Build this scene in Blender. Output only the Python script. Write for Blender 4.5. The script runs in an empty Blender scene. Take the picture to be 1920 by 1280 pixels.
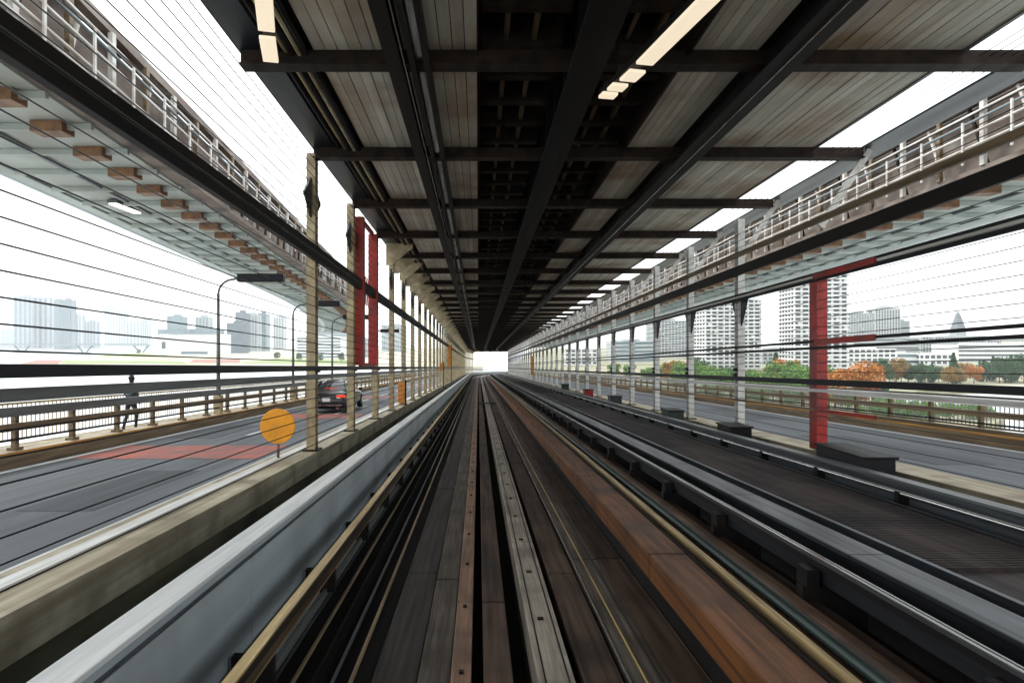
import bpy, bmesh, math, random
from mathutils import Vector
random.seed(7)
R = math.radians
scn = bpy.context.scene
col = scn.collection

# ------------------------------------------------------------------ camera
cam_d = bpy.data.cameras.new('camera'); cam = bpy.data.objects.new('camera', cam_d); col.objects.link(cam)
cam.location = (0, 0, 0); cam.rotation_euler = (R(90), 0, 0)
cam_d.sensor_width = 36.0; cam_d.lens = 1250/1920*36
cam_d.shift_x = (960-897)/1920; cam_d.shift_y = (643-640)/1920
cam_d.clip_start = 0.05; cam_d.clip_end = 20000
scn.camera = cam

# ------------------------------------------------------------------ light
w = bpy.data.worlds.new('World'); scn.world = w; w.use_nodes = True
nt = w.node_tree; nt.nodes.clear()
out = nt.nodes.new('ShaderNodeOutputWorld'); bg = nt.nodes.new('ShaderNodeBackground')
sky = nt.nodes.new('ShaderNodeTexSky'); sky.sky_type = 'NISHITA'; sky.sun_disc = False
SUN_EL, SUN_AZ = 52, -60
sky.sun_elevation = R(SUN_EL); sky.sun_rotation = R(SUN_AZ); sky.dust_density = 4; sky.air_density = 1.5
hs = nt.nodes.new('ShaderNodeHueSaturation'); hs.inputs['Saturation'].default_value = .12
mx = nt.nodes.new('ShaderNodeMix'); mx.data_type = 'RGBA'; mx.inputs[0].default_value = .82
mx.inputs[7].default_value = (10.4, 10.9, 11.2, 1)
nt.links.new(sky.outputs[0], hs.inputs['Color']); nt.links.new(hs.outputs[0], mx.inputs[6])
nt.links.new(mx.outputs[2], bg.inputs[0]); bg.inputs[1].default_value = .1
nt.links.new(bg.outputs[0], out.inputs[0])
sd = bpy.data.lights.new('sun', 'SUN'); sd.energy = 1.0; sd.angle = R(20); sd.color = (1, .96, .9)
sun = bpy.data.objects.new('sun', sd); col.objects.link(sun)
sdir = Vector((math.sin(R(SUN_AZ))*math.cos(R(SUN_EL)), math.cos(R(SUN_AZ))*math.cos(R(SUN_EL)), math.sin(R(SUN_EL))))
sun.rotation_euler = sdir.to_track_quat('Z', 'Y').to_euler()
vs = scn.view_settings
vs.view_transform = 'Standard'; vs.look = 'None'; vs.gamma = 1; vs.exposure = 1.2; vs.use_curve_mapping = False
scn.cycles.max_bounces = 9; scn.cycles.diffuse_bounces = 6; scn.cycles.volume_bounces = 1
scn.cycles.transparent_max_bounces = 8

# ------------------------------------------------------------------ materials
MAT = {}
def mat(name, c, rough=.6, metal=0., c2=None, streak=None, mott=None, c3=None, bump=0., emit=None, grain=0., rnd=0.):
    """streak = (across, along) frequencies of dirt drawn out along the bridge; mott = frequency of patchy wear"""
    m = bpy.data.materials.new(name); m.use_nodes = True; t = m.node_tree; N = t.nodes; L = t.links
    b = N['Principled BSDF']; b.inputs['Roughness'].default_value = rough; b.inputs['Metallic'].default_value = metal
    geo = N.new('ShaderNodeNewGeometry'); cur = None
    def ramp(src, lo, hi):
        r = N.new('ShaderNodeMapRange'); r.inputs[1].default_value = lo; r.inputs[2].default_value = hi
        L.new(src, r.inputs[0]); return r.outputs[0]
    def noise(vec, sc, det=4):
        n = N.new('ShaderNodeTexNoise'); n.inputs['Scale'].default_value = sc; n.inputs['Detail'].default_value = det
        L.new(vec, n.inputs['Vector']); return n.outputs[0]
    def mixc(f, a, bcol):
        x = N.new('ShaderNodeMix'); x.data_type = 'RGBA'; L.new(f, x.inputs[0])
        if isinstance(a, tuple): x.inputs[6].default_value = (*a, 1)
        else: L.new(a, x.inputs[6])
        x.inputs[7].default_value = (*bcol, 1); return x.outputs[2]
    cur = c; hsrc = None
    if streak:
        mp = N.new('ShaderNodeMapping'); mp.inputs['Scale'].default_value = (streak[0], streak[1], streak[0])
        L.new(geo.outputs['Position'], mp.inputs[0]); s = noise(mp.outputs[0], 1.0, 5); hsrc = s
        cur = mixc(ramp(s, .35, .68), cur, c2 or tuple(v*.5 for v in c))
    if mott:
        s = noise(geo.outputs['Position'], mott, 6); hsrc = hsrc or s
        cur = mixc(ramp(s, .45, .72), cur, c3 or c2 or tuple(v*.55 for v in c))
    if grain:
        s = noise(geo.outputs['Position'], grain, 2); hsrc = s
        cur = mixc(ramp(s, .3, .8), cur, tuple(v*.7 for v in c))
    if rnd:
        oi = N.new('ShaderNodeObjectInfo'); hv_ = N.new('ShaderNodeHueSaturation'); mr = N.new('ShaderNodeMapRange')
        mr.inputs[3].default_value = 1-rnd; mr.inputs[4].default_value = 1+rnd*.4; L.new(oi.outputs['Random'], mr.inputs[0]); L.new(mr.outputs[0], hv_.inputs['Value'])
        if isinstance(cur, tuple): hv_.inputs['Color'].default_value = (*cur, 1)
        else: L.new(cur, hv_.inputs['Color'])
        cur = hv_.outputs[0]
    if isinstance(cur, tuple): b.inputs['Base Color'].default_value = (*cur, 1)
    else: L.new(cur, b.inputs['Base Color'])
    if hsrc is not None:
        rr = N.new('ShaderNodeMapRange'); rr.inputs[3].default_value = max(.05, rough-.12); rr.inputs[4].default_value = min(1, rough+.15)
        L.new(hsrc, rr.inputs[0]); L.new(rr.outputs[0], b.inputs['Roughness'])
        if bump:
            bn = N.new('ShaderNodeBump'); bn.inputs['Strength'].default_value = bump; bn.inputs['Distance'].default_value = .02
            L.new(hsrc, bn.inputs['Height']); L.new(bn.outputs[0], b.inputs['Normal'])
    if emit:
        b.inputs['Emission Color'].default_value = (*emit[:3], 1); b.inputs['Emission Strength'].default_value = emit[3]
    MAT[name] = m; return m

mat('panel', (.88, .86, .76), .5, 0, (.66, .59, .46), (5, .25), .6, (.46, .32, .20), .2, rnd=.25)
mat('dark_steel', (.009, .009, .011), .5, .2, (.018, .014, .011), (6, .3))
mat('navy_steel', (0.021, 0.0315, 0.0455), .35, .3, (0.0105, 0.014, 0.0196), (4, .2))
mat('brown_steel', (.040, .024, .015), .6, .1, (.014, .010, .008), (5, .5), 1.5)
mat('beige_steel', (.58, .49, .30), .5, 0, (.36, .28, .16), (4, 4), 1.2, (.22, .16, .09))
mat('bright_steel', (.62, .63, .62), .22, .9, (.35, .35, .34), (20, .3))
mat('post_tan', (.50, .40, .23), .5, 0, (.32, .25, .14), (6, 2), 2.0, (.22, .155, .085))
mat('post_white', (.72, .73, .72), .5, 0, (.55, .53, .48), (6, 2), 2.0)
mat('red_paint', (.44, .016, .007), .45, 0, (.28, .012, .008), (6, 3), 1.5, (.12, .025, .018))
mat('wire', (.012, .012, .014), .4, .3)
mat('rail_black', (0.012, 0.0132, 0.0156), .45, .1, (0.024, 0.024, 0.027), (12, .3))
mat('rail_grey', (.16, .175, .175), .4, .2, (.09, .09, .085), (12, .3))
mat('rail_brown', (.22, .155, .085), .5, .1, (.09, .058, .028), (10, .5))
mat('rail_white', (.75, .75, .73), .5, 0, (.5, .47, .42), (10, .5))
mat('ochre', (.62, .30, .045), .55, 0, (.30, .13, .03), (12, .4))
mat('gold_rail', (.60, .44, .18), .3, .4, (.26, .17, .06), (25, .3))
mat('guard_grey', (.42, .49, .52), .4, 0, (.30, .35, .38), (6, .1), .8, (.26, .29, .30), rnd=.06)
mat('guard_cap', (.70, .72, .71), .4, 0, (.50, .52, .52), (20, .12), rnd=.06)
mat('olive_concrete', (.14, .12, .078), .8, 0, (.055, .047, .032), (4, .3), 1.0, (.035, .03, .022), .3)
mat('kerb', (.50, .44, .31), .7, 0, (.27, .22, .14), (9, .2), 1.4, (.19, .15, .09), .3)
mat('asphalt', (.105, .12, .135), .7, 0, (.065, .074, .084), (4, .06), .5, (.085, .09, .095), .3)
mat('asphalt_patch', (.07, .078, .086), .8, 0, (.05, .055, .06), (3, .3), None, None, .2)
mat('white_paint', (.74, .74, .71), .6, 0, (.48, .48, .46), (10, .6), 3.0)
mat('salmon_paint', (.42, .085, .05), .7, 0, (.30, .10, .075), (6, .7), 1.2, (.14, .10, .10))
mat('slab_brown', (.075, .050, .037), .55, 0, (.026, .018, .014), (16, .08), .9, (.014, .011, .009), .2, rnd=.25)
mat('slab_dark', (.035, .03, .027), .6, 0, (.015, .013, .012), (18, .12), 1.0, (.02, .017, .015), .2)
mat('slab_grey', (.10, .086, .072), .5, 0, (.034, .028, .023), (26, .08), 1.1, (.022, .018, .015), .2, rnd=.25)
mat('slab_tan', (.25, .15, .095), .45, 0, (.115, .065, .042), (30, .08), 1.4, (.08, .05, .035), .2, rnd=.2)
mat('slab_light', (.36, .33, .275), .4, .1, (.19, .17, .14), (34, .10), 1.6, (.12, .105, .085), .2, rnd=.15)
mat('rust', (.25, .090, .022), .45, .1, (.085, .033, .012), (20, .09), 1.0, (.03, .016, .01), .3, rnd=.12)
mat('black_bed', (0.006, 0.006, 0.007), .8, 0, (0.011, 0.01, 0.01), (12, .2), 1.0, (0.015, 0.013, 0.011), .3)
mat('teal_pipe', (.045, .066, .06), .35, .3, (.02, .03, .028), (20, .3))
mat('grating', (.085, .064, .058), .6, .1, (.04, .034, .034), (5, .2), .9, (.022, .02, .02))
mat('duct_grey', (.085, .098, .11), .35, .3, (.03, .035, .04), (14, .15))
mat('soffit', (0.54, 0.5873, 0.5535), .6, 0, (0.378, 0.432, 0.4185), (1.2, .08), .5, (0.351, 0.3645, 0.324))
mat('deck_brown', (.17, .115, .085), .65, .1, (.34, .30, .26), (2.5, .5), 1.0, (.06, .042, .035))
mat('truss_white', (0.792, 0.78, 0.744), .5, 0, (0.504, 0.456, 0.396), (4, 1), 1.2)
mat('rust_tab', (.30, .15, .07), .6, .1, (.14, .07, .04), (4, 2))
mat('reflection_cream', (.6, .55, .45), .5, emit=(1, .84, .62, .36))  # glow of the train's cabin lights mirrored in the windshield
mat('lamp_white', (.9, .9, .8), .5, emit=(1, .97, .85, 1.0))
mat('sign_yellow', (.90, .36, .004), .4, 0, (.80, .30, .005), (9, 9), 3.0, (.66, .26, .01))
mat('sign_orange', (.72, .27, .03), .45, 0, (.5, .17, .02), (5, 5))
mat('car_paint', (.004, .004, .005), .25, 0)
MAT['car_paint'].node_tree.nodes['Principled BSDF'].inputs['Coat Weight'].default_value = .25
mat('car_glass', (.03, .035, .04), .05, 0)
mat('tail_red', (.5, .02, .01), .2, 0, emit=(1, .07, .02, .25))
mat('plate_white', (.75, .76, .72), .4)
mat('chrome', (.7, .7, .7), .12, 1)
mat('rubber', (.02, .02, .02), .8)
mat('cloth_dark', (.02, .022, .03), .9); mat('cloth_pink', (.45, .12, .15), .9); mat('skin', (.5, .3, .21), .6); mat('hair', (.01, .01, .01), .6)
mat('leaf_green', (.075, .19, .018), .65, 0, (.14, .26, .03), (.45, .45), 1.2, (.03, .085, .012))
mat('leaf_dark', (.024, .085, .028), .7, 0, (.05, .13, .03), (.45, .45), 1.2, (.012, .042, .016))
mat('leaf_autumn', (.46, .12, .008), .65, 0, (.5, .2, .012), (.45, .45), 1.0, (.18, .10, .012))
mat('leaf_gold', (.30, .19, .022), .7, 0, (.33, .11, .015), (.45, .45), 1.0, (.09, .12, .018))
mat('bark', (.075, .055, .04), .9, 0, None, None, 3.0)
mat('park_ground', (.17, .175, .085), .95, 0, (.36, .31, .23), (.03, .03), .06, (.10, .13, .045))
mat('sand_ground', (.44, .38, .31), .95, 0, (.20, .24, .09), (.012, .03), .03, (.5, .46, .42))
mat('clay', (.27, .13, .10), .95); mat('meadow', (.22, .27, .09), .95, 0, (.13, .19, .06), (.03, .03))
for nme, c, wn in (('white', (.72, .73, .73), 0), ('cool', (.27, .31, .33), 0), ('teal', (.10, .18, .21), 0), ('grey', (.3, .32, .34), 0), ('pale', (.38, .41, .42), 0), ('slate', (.06, .09, .12), 0), ('warm', (.60, .56, .50), 0)):
    mat('wall_'+nme, c, .7, 0, tuple(v*.82 for v in c), (.08, .08), .2, tuple(v*.9 for v in c))
mat('window_dark', (.035, .045, .055), .25); mat('window_blue', (.08, .14, .17), .2)
for k_ in ('slab_brown', 'slab_grey', 'slab_dark', 'black_bed', 'dark_steel', 'brown_steel', 'grating', 'olive_concrete', 'rail_black', 'wire'):
    MAT[k_].node_tree.nodes['Principled BSDF'].inputs['Specular IOR Level'].default_value = .15   # matt, dusty surfaces
for k_ in ('dark_steel', 'brown_steel', 'rail_black', 'wire', 'grating'): MAT[k_].node_tree.nodes['Principled BSDF'].inputs['Metallic'].default_value = 0
# water
m = mat('water', (.50, .53, .53), .2)
t = m.node_tree; g = t.nodes.new('ShaderNodeNewGeometry'); n = t.nodes.new('ShaderNodeTexNoise'); n.inputs['Scale'].default_value = .25; n.inputs['Detail'].default_value = 5
bn = t.nodes.new('ShaderNodeBump'); bn.inputs['Strength'].default_value = .35; bn.inputs['Distance'].default_value = .6
t.links.new(g.outputs['Position'], n.inputs['Vector']); t.links.new(n.outputs[0], bn.inputs['Height']); t.links.new(bn.outputs[0], t.nodes['Principled BSDF'].inputs['Normal'])

# ------------------------------------------------------------------ helpers
SL = .036                                   # the bridge runs downhill
def path(y):                                # centre line of the bridge: straight, then a right-hand curve
    dx = 0 if y < 165 else (y-165)**2*.0012
    return dx, -SL*y
def outer_left(y):                          # the side deck swings away to the left
    a = max(0, y-10); return -(.062*a + max(0, y-45)**2*.0022), -SL*y
def ground_path(y): return 0, 0
YS = [-12, 40, 90, 130, 165] + list(range(170, 300, 10))
def yrange(y0, y1): return [y0] + [y for y in YS if y0 < y < y1] + [y1]

def tag(o, label=None, cat=None, group=None, kind=None):
    if label: o['label'] = label
    if cat: o['category'] = cat
    if group: o['group'] = group
    if kind: o['kind'] = kind
    return o
LOC = {}
def empty(name, loc=(0, 0, 0)):
    o = bpy.data.objects.new(name, None); o.empty_display_size = .3; col.objects.link(o); o.location = loc
    LOC[o] = Vector(loc); return o
class MB:
    def __init__(s): s.v = []; s.f = []
    def add(s, vs, fs):
        k = len(s.v); s.v += [tuple(v) for v in vs]; s.f += [tuple(i+k for i in f) for f in fs]; return s
    def box(s, x0, x1, y0, y1, z0, z1, p=None):
        d0 = p(y0) if p else (0, 0); d1 = p(y1) if p else (0, 0)
        vs = [(x+d[0], y, z+d[1]) for y, d in ((y0, d0), (y1, d1)) for x, z in ((x0, z0), (x1, z0), (x1, z1), (x0, z1))]
        return s.add(vs, [(0, 1, 2, 3), (7, 6, 5, 4), (0, 4, 5, 1), (1, 5, 6, 2), (2, 6, 7, 3), (3, 7, 4, 0)])
    def ext(s, prof, ys, p=path):
        n = len(prof); vs = []
        for y in ys:
            dx, dz = p(y); vs += [(x+dx, y, z+dz) for x, z in prof]
        fs = [tuple(range(n)), tuple(reversed([n*(len(ys)-1)+i for i in range(n)]))]
        for j in range(len(ys)-1):
            for i in range(n):
                a = j*n+i; b = j*n+(i+1) % n; fs.append((a, a+n, b+n, b))
        return s.add(vs, fs)
    def lbox(s, x0, x1, z0, z1, y0=-12, y1=290, p=path): return s.ext([(x0, z0), (x1, z0), (x1, z1), (x0, z1)], yrange(y0, y1), p)
    def lpipe(s, x, z, r, y0=-12, y1=290, n=8, p=path): return s.ext([(x+r*math.cos(2*math.pi*i/n), z+r*math.sin(2*math.pi*i/n)) for i in range(n)], yrange(y0, y1), p)
    def tube(s, pts, r, n=8, r1=None):
        pts = [Vector(q) for q in pts]; m = len(pts); vs = []
        for i, q in enumerate(pts):
            d = (pts[min(i+1, m-1)]-pts[max(i-1, 0)]).normalized()
            u = d.cross(Vector((0, 0, 1))); u = u.normalized() if u.length > .01 else Vector((1, 0, 0)); v = d.cross(u).normalized()
            rr = r + ((r1 if r1 is not None else r)-r)*i/max(1, m-1)
            vs += [q + u*rr*math.cos(2*math.pi*k/n) + v*rr*math.sin(2*math.pi*k/n) for k in range(n)]
        fs = [tuple(reversed(range(n))), tuple((m-1)*n+k for k in range(n))]
        for j in range(m-1):
            for k in range(n): fs.append((j*n+k, j*n+(k+1) % n, (j+1)*n+(k+1) % n, (j+1)*n+k))
        return s.add(vs, fs)
    def bar(s, a, b, wx, wz):               # rectangular bar between two points
        a, b = Vector(a), Vector(b); d = (b-a).normalized()
        u = d.cross(Vector((0, 0, 1))); u = u.normalized() if u.length > .01 else Vector((1, 0, 0)); v = d.cross(u).normalized()
        vs = [q+u*sx*wx/2+v*sz*wz/2 for q in (a, b) for sx, sz in ((-1, -1), (1, -1), (1, 1), (-1, 1))]
        return s.add(vs, [(0, 1, 2, 3), (7, 6, 5, 4), (0, 4, 5, 1), (1, 5, 6, 2), (2, 6, 7, 3), (3, 7, 4, 0)])
    def cyl(s, c, r, h, axis='z', n=24):    # centred
        c = Vector(c); vs = []
        for e in (-h/2, h/2):
            for k in range(n):
                a = 2*math.pi*k/n; p_, q_ = r*math.cos(a), r*math.sin(a)
                vs.append(c + (Vector((p_, q_, e)) if axis == 'z' else Vector((e, p_, q_)) if axis == 'x' else Vector((p_, e, q_))))
        fs = [tuple(range(n)), tuple(range(2*n-1, n-1, -1))] + [(k, k+n, (k+1) % n+n, (k+1) % n) for k in range(n)]
        return s.add(vs, fs)
    def mesh(s, name, loc=None, smooth=False):
        me = bpy.data.meshes.new(name)
        vs = s.v if loc is None else [(a-loc[0], b-loc[1], c-loc[2]) for a, b, c in s.v]
        me.from_pydata(vs, [], s.f); me.update()
        bm = bmesh.new(); bm.from_mesh(me); bmesh.ops.recalc_face_normals(bm, faces=bm.faces); bm.to_mesh(me); bm.free()
        if smooth:
            for q in me.polygons: q.use_smooth = True
        return me
    def build(s, name, mt, parent=None, loc=None, smooth=False, bevel=0, kind=None, sub=0):
        L0 = LOC.get(parent) if parent else (Vector(loc) if loc else None)
        o = bpy.data.objects.new(name, s.mesh(name, L0, smooth)); o.data.materials.append(MAT[mt]); col.objects.link(o)
        if parent: o.parent = parent; LOC[o] = LOC[parent]
        elif loc: o.location = loc; LOC[o] = Vector(loc)
        else: LOC[o] = Vector((0, 0, 0))
        if bevel:
            b = o.modifiers.new('bevel', 'BEVEL'); b.width = bevel; b.segments = 2; b.limit_method = 'ANGLE'
        if sub:
            b = o.modifiers.new('sub', 'SUBSURF'); b.levels = sub; b.render_levels = sub
        if kind: o['kind'] = kind
        return o
def inst(src, name, parent, loc):           # another object on the same mesh, as a part of parent (origin 0 parents)
    o = bpy.data.objects.new(name, src); col.objects.link(o); o.parent = parent; o.location = loc; LOC[o] = LOC.get(parent, Vector()); return o
def copy_tree(o, loc=None, parent=None):
    c = o.copy(); col.objects.link(c)
    if parent: c.parent = parent
    if loc is not None: c.location = loc
    for ch in list(o.children): copy_tree(ch, None, c)
    return c
ORD = 'first second third fourth fifth sixth seventh eighth ninth tenth eleventh twelfth thirteenth fourteenth fifteenth sixteenth'.split()
def far(u, v, Y): return ((u-897)/1250*Y, Y, (643-v)/1250*Y)
WZ, GZ = -22.0, -20.0
def gpt(u, v, z=GZ): Y = -z*1250/(v-643); return ((u-897)/1250*Y, Y)
BAY = 4.65; K0 = 10.6
def bay(k): return K0 + BAY*k
NB = 42; CEND = bay(NB)

# ------------------------------------------------------------------ water and land
MB().add([(-7000, -300, WZ), (7000, -300, WZ), (7000, 7500, WZ), (-7000, 7500, WZ)], [(0, 1, 2, 3)]).build('water', 'water', kind='structure')
def land(name, pts, mt, z=GZ, h=3.0):
    n = len(pts); vs = [(x, y, z) for x, y in pts] + [(x, y, z-h) for x, y in pts]
    return MB().add(vs, [tuple(range(n)), tuple(range(2*n-1, n-1, -1))] + [(i, (i+1) % n, (i+1) % n+n, i+n) for i in range(n)]).build(name, mt, kind='structure')
land('park_ground', [gpt(*q) for q in ((1000, 775), (1100, 800), (1500, 812), (1700, 806), (1860, 796), (1885, 784), (1800, 771), (1700, 764), (1640, 750), (1720, 733), (1850, 728), (2600, 727), (3600, 700), (2600, 652), (1000, 652), (960, 690))], 'park_ground')
land('reclaimed_land', [gpt(*q) for q in ((35, 682), (300, 684), (660, 686), (905, 690), (905, 652), (300, 654), (280, 660), (170, 667), (100, 674))], 'sand_ground')
land('embankment', [gpt(*q) for q in ((40, 681.5), (108, 681.8), (118, 675.5), (72, 674.5))], 'clay', GZ+.3, .3)
land('embankment', [gpt(*q) for q in ((355, 679.5), (450, 680), (450, 674), (365, 673.5))], 'clay', GZ+.3, .3)
land('meadow', [gpt(*q) for q in ((115, 681), (350, 681.5), (345, 678), (200, 676.5), (120, 676))], 'meadow', GZ+.25, .25)
land('meadow', [gpt(*q) for q in ((180, 668), (300, 669), (320, 664), (240, 662))], 'meadow', GZ+.25, .25)
land('meadow', [gpt(*q) for q in ((455, 681), (650, 683), (650, 674), (520, 672))], 'meadow', GZ+.25, .25)
land('shore_path', [gpt(*q) for q in ((1000, 722), (1700, 727), (2400, 724), (2400, 721), (1700, 723), (1000, 717))], 'sand_ground', GZ+.2, .2)

# ------------------------------------------------------------------ roads
def road(name, x0, x1, edge):
    o = MB().lbox(x0, x1, -2.35, -2.05).build(name, 'asphalt', kind='structure')
    for a in edge: MB().lbox(a, a+.14, -2.047, -2.043).build('edge_line', 'white_paint', o)
    return o
rl = road('road', -9.45, -4.45, (-9.3, -4.78))
rr_ = road('road', 8.45, 13.3, (8.7, 12.95))
for (x0, x1, y0, y1) in ((-9.1, -4.95, 14.9, 17.4), (-8.4, -4.95, 26.6, 29.0), (-8.4, -4.95, 44, 47), (-8.4, -4.95, 70, 73)):
    MB().box(x0, x1, y0, y1, -2.0465, -2.042, path).build('red_road_marking', 'salmon_paint', rl)
for k in range(14):
    y0 = 20+k*9
    if k != 1: MB().box(-7.0, -6.86, y0, y0+4, -2.046, -2.0405, path).build('lane_dash', 'white_paint', rl)
for x0, x1, y0, y1 in ((-6.6, -5.5, 9.5, 13.2), (-8.9, -7.6, 19.2, 23.5), (-6.4, -5.1, 36, 41), (9.6, 10.9, 14, 20), (10.8, 12.2, 26, 33)):
    MB().box(x0, x1, y0, y1, -2.048, -2.0445, path).build('repair_patch', 'asphalt_patch', rl if x0 < 0 else rr_)
# arrow on the asphalt behind the car
a = MB(); a.add([(x, y, -2.038-SL*y) for x, y in ((-6.3, 28.9), (-6.1, 28.9), (-6.1, 31), (-5.85, 31), (-6.2, 32.3), (-6.55, 31), (-6.3, 31))], [tuple(range(7))]); a.build('lane_arrow', 'white_paint', rl)

# kerbs under the two wire fences, olive walls falling to the track
MB().ext([(-4.45, -2.3), (-3.62, -2.3), (-3.62, -1.9), (-4.4, -1.9), (-4.45, -1.95)], yrange(-12, 290)).build('kerb_wall', 'kerb', kind='structure')
MB().lbox(-4.2, -3.66, -4.2, -2.3).build('retaining_wall', 'olive_concrete', kind='structure')
MB().lbox(-4.2, -4.02, -1.899, -1.86).build('kerb_strip', 'rail_white', kind='structure')
MB().ext([(7.62, -2.3), (8.45, -2.3), (8.45, -1.95), (8.4, -1.9), (7.62, -1.9)], yrange(-12, 290)).build('kerb_wall', 'kerb', kind='structure')
MB().lbox(7.66, 8.2, -4.2, -2.3).build('retaining_wall', 'olive_concrete', kind='structure')
# bottom slab below the tracks
MB().lbox(-4.0, 8.0, -4.5, -4.2).build('bridge_floor', 'black_bed', kind='structure')

# ------------------------------------------------------------------ track
tr = empty('track'); tag(tr, kind='structure')
def strip(x0, x1, z1, mt, name='running_slab', z0=None, joint=None):
    """a longitudinal strip cast in separate lengths with recessed joints"""
    if joint is None: MB().lbox(x0, x1, z0 if z0 is not None else z1-.3, z1).build(name, mt, tr); return
    y = 2.0 + random.random()*2; cuts = []
    while y < 64: cuts.append((y, y+joint-.025)); y += joint
    MB().lbox(x0, x1, z1-.3, z1, -12, 2).build(name, mt, tr) if False else None
    for a_, b_ in [(-12, cuts[0][0]-.02)] + cuts + [(y, 290)]:
        MB().lbox(x0, x1, z1-.3, z1+random.uniform(-.004, .004), a_, b_).build(name, mt, tr, bevel=.012)
S = 2.6/592
def X(u, z=-2.6): return (u-897)/592*(-z)
strip(X(690), X(778), -2.66, 'slab_dark', joint=6)
strip(X(780), X(843), -2.62, 'slab_grey', joint=6)
strip(X(844), X(883), -2.58, 'slab_tan', 'guide_plank', joint=5)
strip(X(907), X(964), -2.63, 'slab_brown', joint=5)
strip(X(1007), X(1077), -2.55, 'slab_light', 'guide_beam', joint=6)
strip(X(1020), X(1023), -2.543, 'dark_steel', 'seam', -2.549); strip(X(1064), X(1067), -2.543, 'dark_steel', 'seam', -2.549)
strip(X(1101), X(1178), -2.66, 'slab_brown', joint=5)
strip(X(1190), X(1262), -2.62, 'slab_grey', joint=6)
strip(X(1263), X(1340), -2.62, 'slab_brown', joint=6)
strip(X(1341), 1.97, -2.64, 'slab_tan', joint=6)
MB().lbox(-1.9, 2.0, -3.2, -2.95).build('track_bed', 'black_bed', tr)
MB().lpipe(X(1183), -2.6, .012).build('conduit', 'bright_steel', tr)
MB().lpipe(X(1215), -2.605, .01).build('conduit', 'gold_rail', tr)
MB().lpipe(X(1245), -2.605, .009).build('conduit', 'dark_steel', tr)
for q, u in enumerate((470, 500, 545, 575, 620, 650)): MB().lpipe(X(u), -2.62-.05*(q % 2), .012+.004*(q % 3)).build('cable', ('dark_steel', 'duct_grey', 'rail_brown')[q % 3], tr)
MB().box(X(912), X(1180), 46.6, 47.1, -2.56, -2.5, path).build('cross_plate', 'dark_steel', tr)
MB().box(X(912), X(1180), 96.6, 97.1, -2.56, -2.5, path).build('cross_plate', 'dark_steel', tr)
# rusty ledge on the right of the track
strip(1.97, 2.40, -2.15, 'rust', 'rusty_ledge', joint=5.5)
MB().lbox(1.99, 2.9, -2.95, -2.46).build('ledge_base', 'black_bed', tr)
MB().lbox(2.40, 2.44, -2.3, -2.135).build('ledge_edge', 'dark_steel', tr)

def support_row(root, prof_fn, name, mt, y0, y1, step, limit=120):
    """supports shared along one rail: each near one a part, the far rest one joined part"""
    me = MB(); prof_fn(me); me = me.mesh(name); me.materials.append(MAT[mt]); rest = MB(); y = y0; k = 0
    while y < y1:
        dx, dz = path(y)
        if k < limit: inst(me, name, root, (dx, y, dz))
        else:
            t_ = MB(); prof_fn(t_); rest.add([(a_+dx, b_+y, c_+dz) for a_, b_, c_ in t_.v], t_.f)
        y += step; k += 1
    if rest.v: rest.build(name, mt, root, kind='stuff')

def fas(me): me.box(X(1040)-.03, X(1040)+.03, -.03, .03, -2.56, -2.535); me.box(X(864)-.02, X(864)+.02, .4, .44, -2.59, -2.57)
support_row(tr, fas, 'fastener', 'dark_steel', 5.2, 120, 1.55)
# left guard wall and its guide rail
gw = empty('guard_wall', (0, 0, 0)); tag(gw, 'pale blue grey guard wall along the left side of the track', 'guard wall')
y = -12
while y < 290:
    L_ = 6.0 if y < 100 else 190
    MB().ext([(-2.2, -2.9), (-2.03, -2.9), (-2.03, -1.60), (-2.2, -1.60)], yrange(y, min(290, y+L_-.02))).build('wall_panel', 'guard_grey', gw, bevel=.008)
    MB().ext([(-2.23, -1.598), (-2.01, -1.598), (-2.01, -1.56), (-2.22, -1.545), (-2.23, -1.56)], yrange(y, min(290, y+L_-.012))).build('cap', 'guard_cap', gw, bevel=.006)
    y += L_
MB().lbox(-2.03, -2.005, -1.68, -1.66).build('lip', 'duct_grey', gw)
def br(me): me.box(-2.0, -1.66, -.04, .04, -2.6, -2.34)
support_row(gw, br, 'bracket', 'dark_steel', 3.1, 288, 2.325)
gr = empty('guide_rail'); tag(gr, 'thin golden guide rail running left of the track below the grey wall', 'guide rail')
MB().lbox(-1.69, -1.60, -2.09, -2.07).build('flange', 'gold_rail', gr); MB().lbox(-1.66, -1.645, -2.22, -2.09).build('web', 'dark_steel', gr)
MB().lbox(-1.70, -1.59, -2.24, -2.22).build('flange', 'rail_brown', gr)
for q in range(3): MB().lbox(-1.97+.09*q, -1.93+.09*q, -2.52-.06*q, -2.44-.06*q).build('conductor', 'dark_steel' if q % 2 else 'rail_grey', gr)

# right guide rail, pipes and conductor stack between the tracks
g2 = empty('guide_rail'); tag(g2, 'golden guide rail on the rusty ledge right of the track', 'guide rail')
MB().lbox(2.46, 2.53, -2.10, -2.075).build('flange', 'gold_rail', g2); MB().lbox(2.485, 2.505, -2.3, -2.10).build('web', 'rail_brown', g2)
tp = MB().lpipe(2.69, -2.10, .05, n=12).build('cable_pipe', 'teal_pipe', smooth=True); tag(tp, 'dark teal pipe lying beside the golden guide rail', 'pipe')
MB().lbox(2.77, 2.98, -2.4, -2.13).build('cable_trough', 'slab_tan', kind='structure')
cr = empty('conductor_rail'); tag(cr, 'dark steel conductor rail with a polished top on short posts between the tracks', 'conductor rail')
MB().lbox(3.14, 3.26, -1.86, -1.80).build('rail_head', 'dark_steel', cr); MB().lbox(3.185, 3.215, -1.80, -1.785).build('contact_strip', 'bright_steel', cr)
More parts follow.
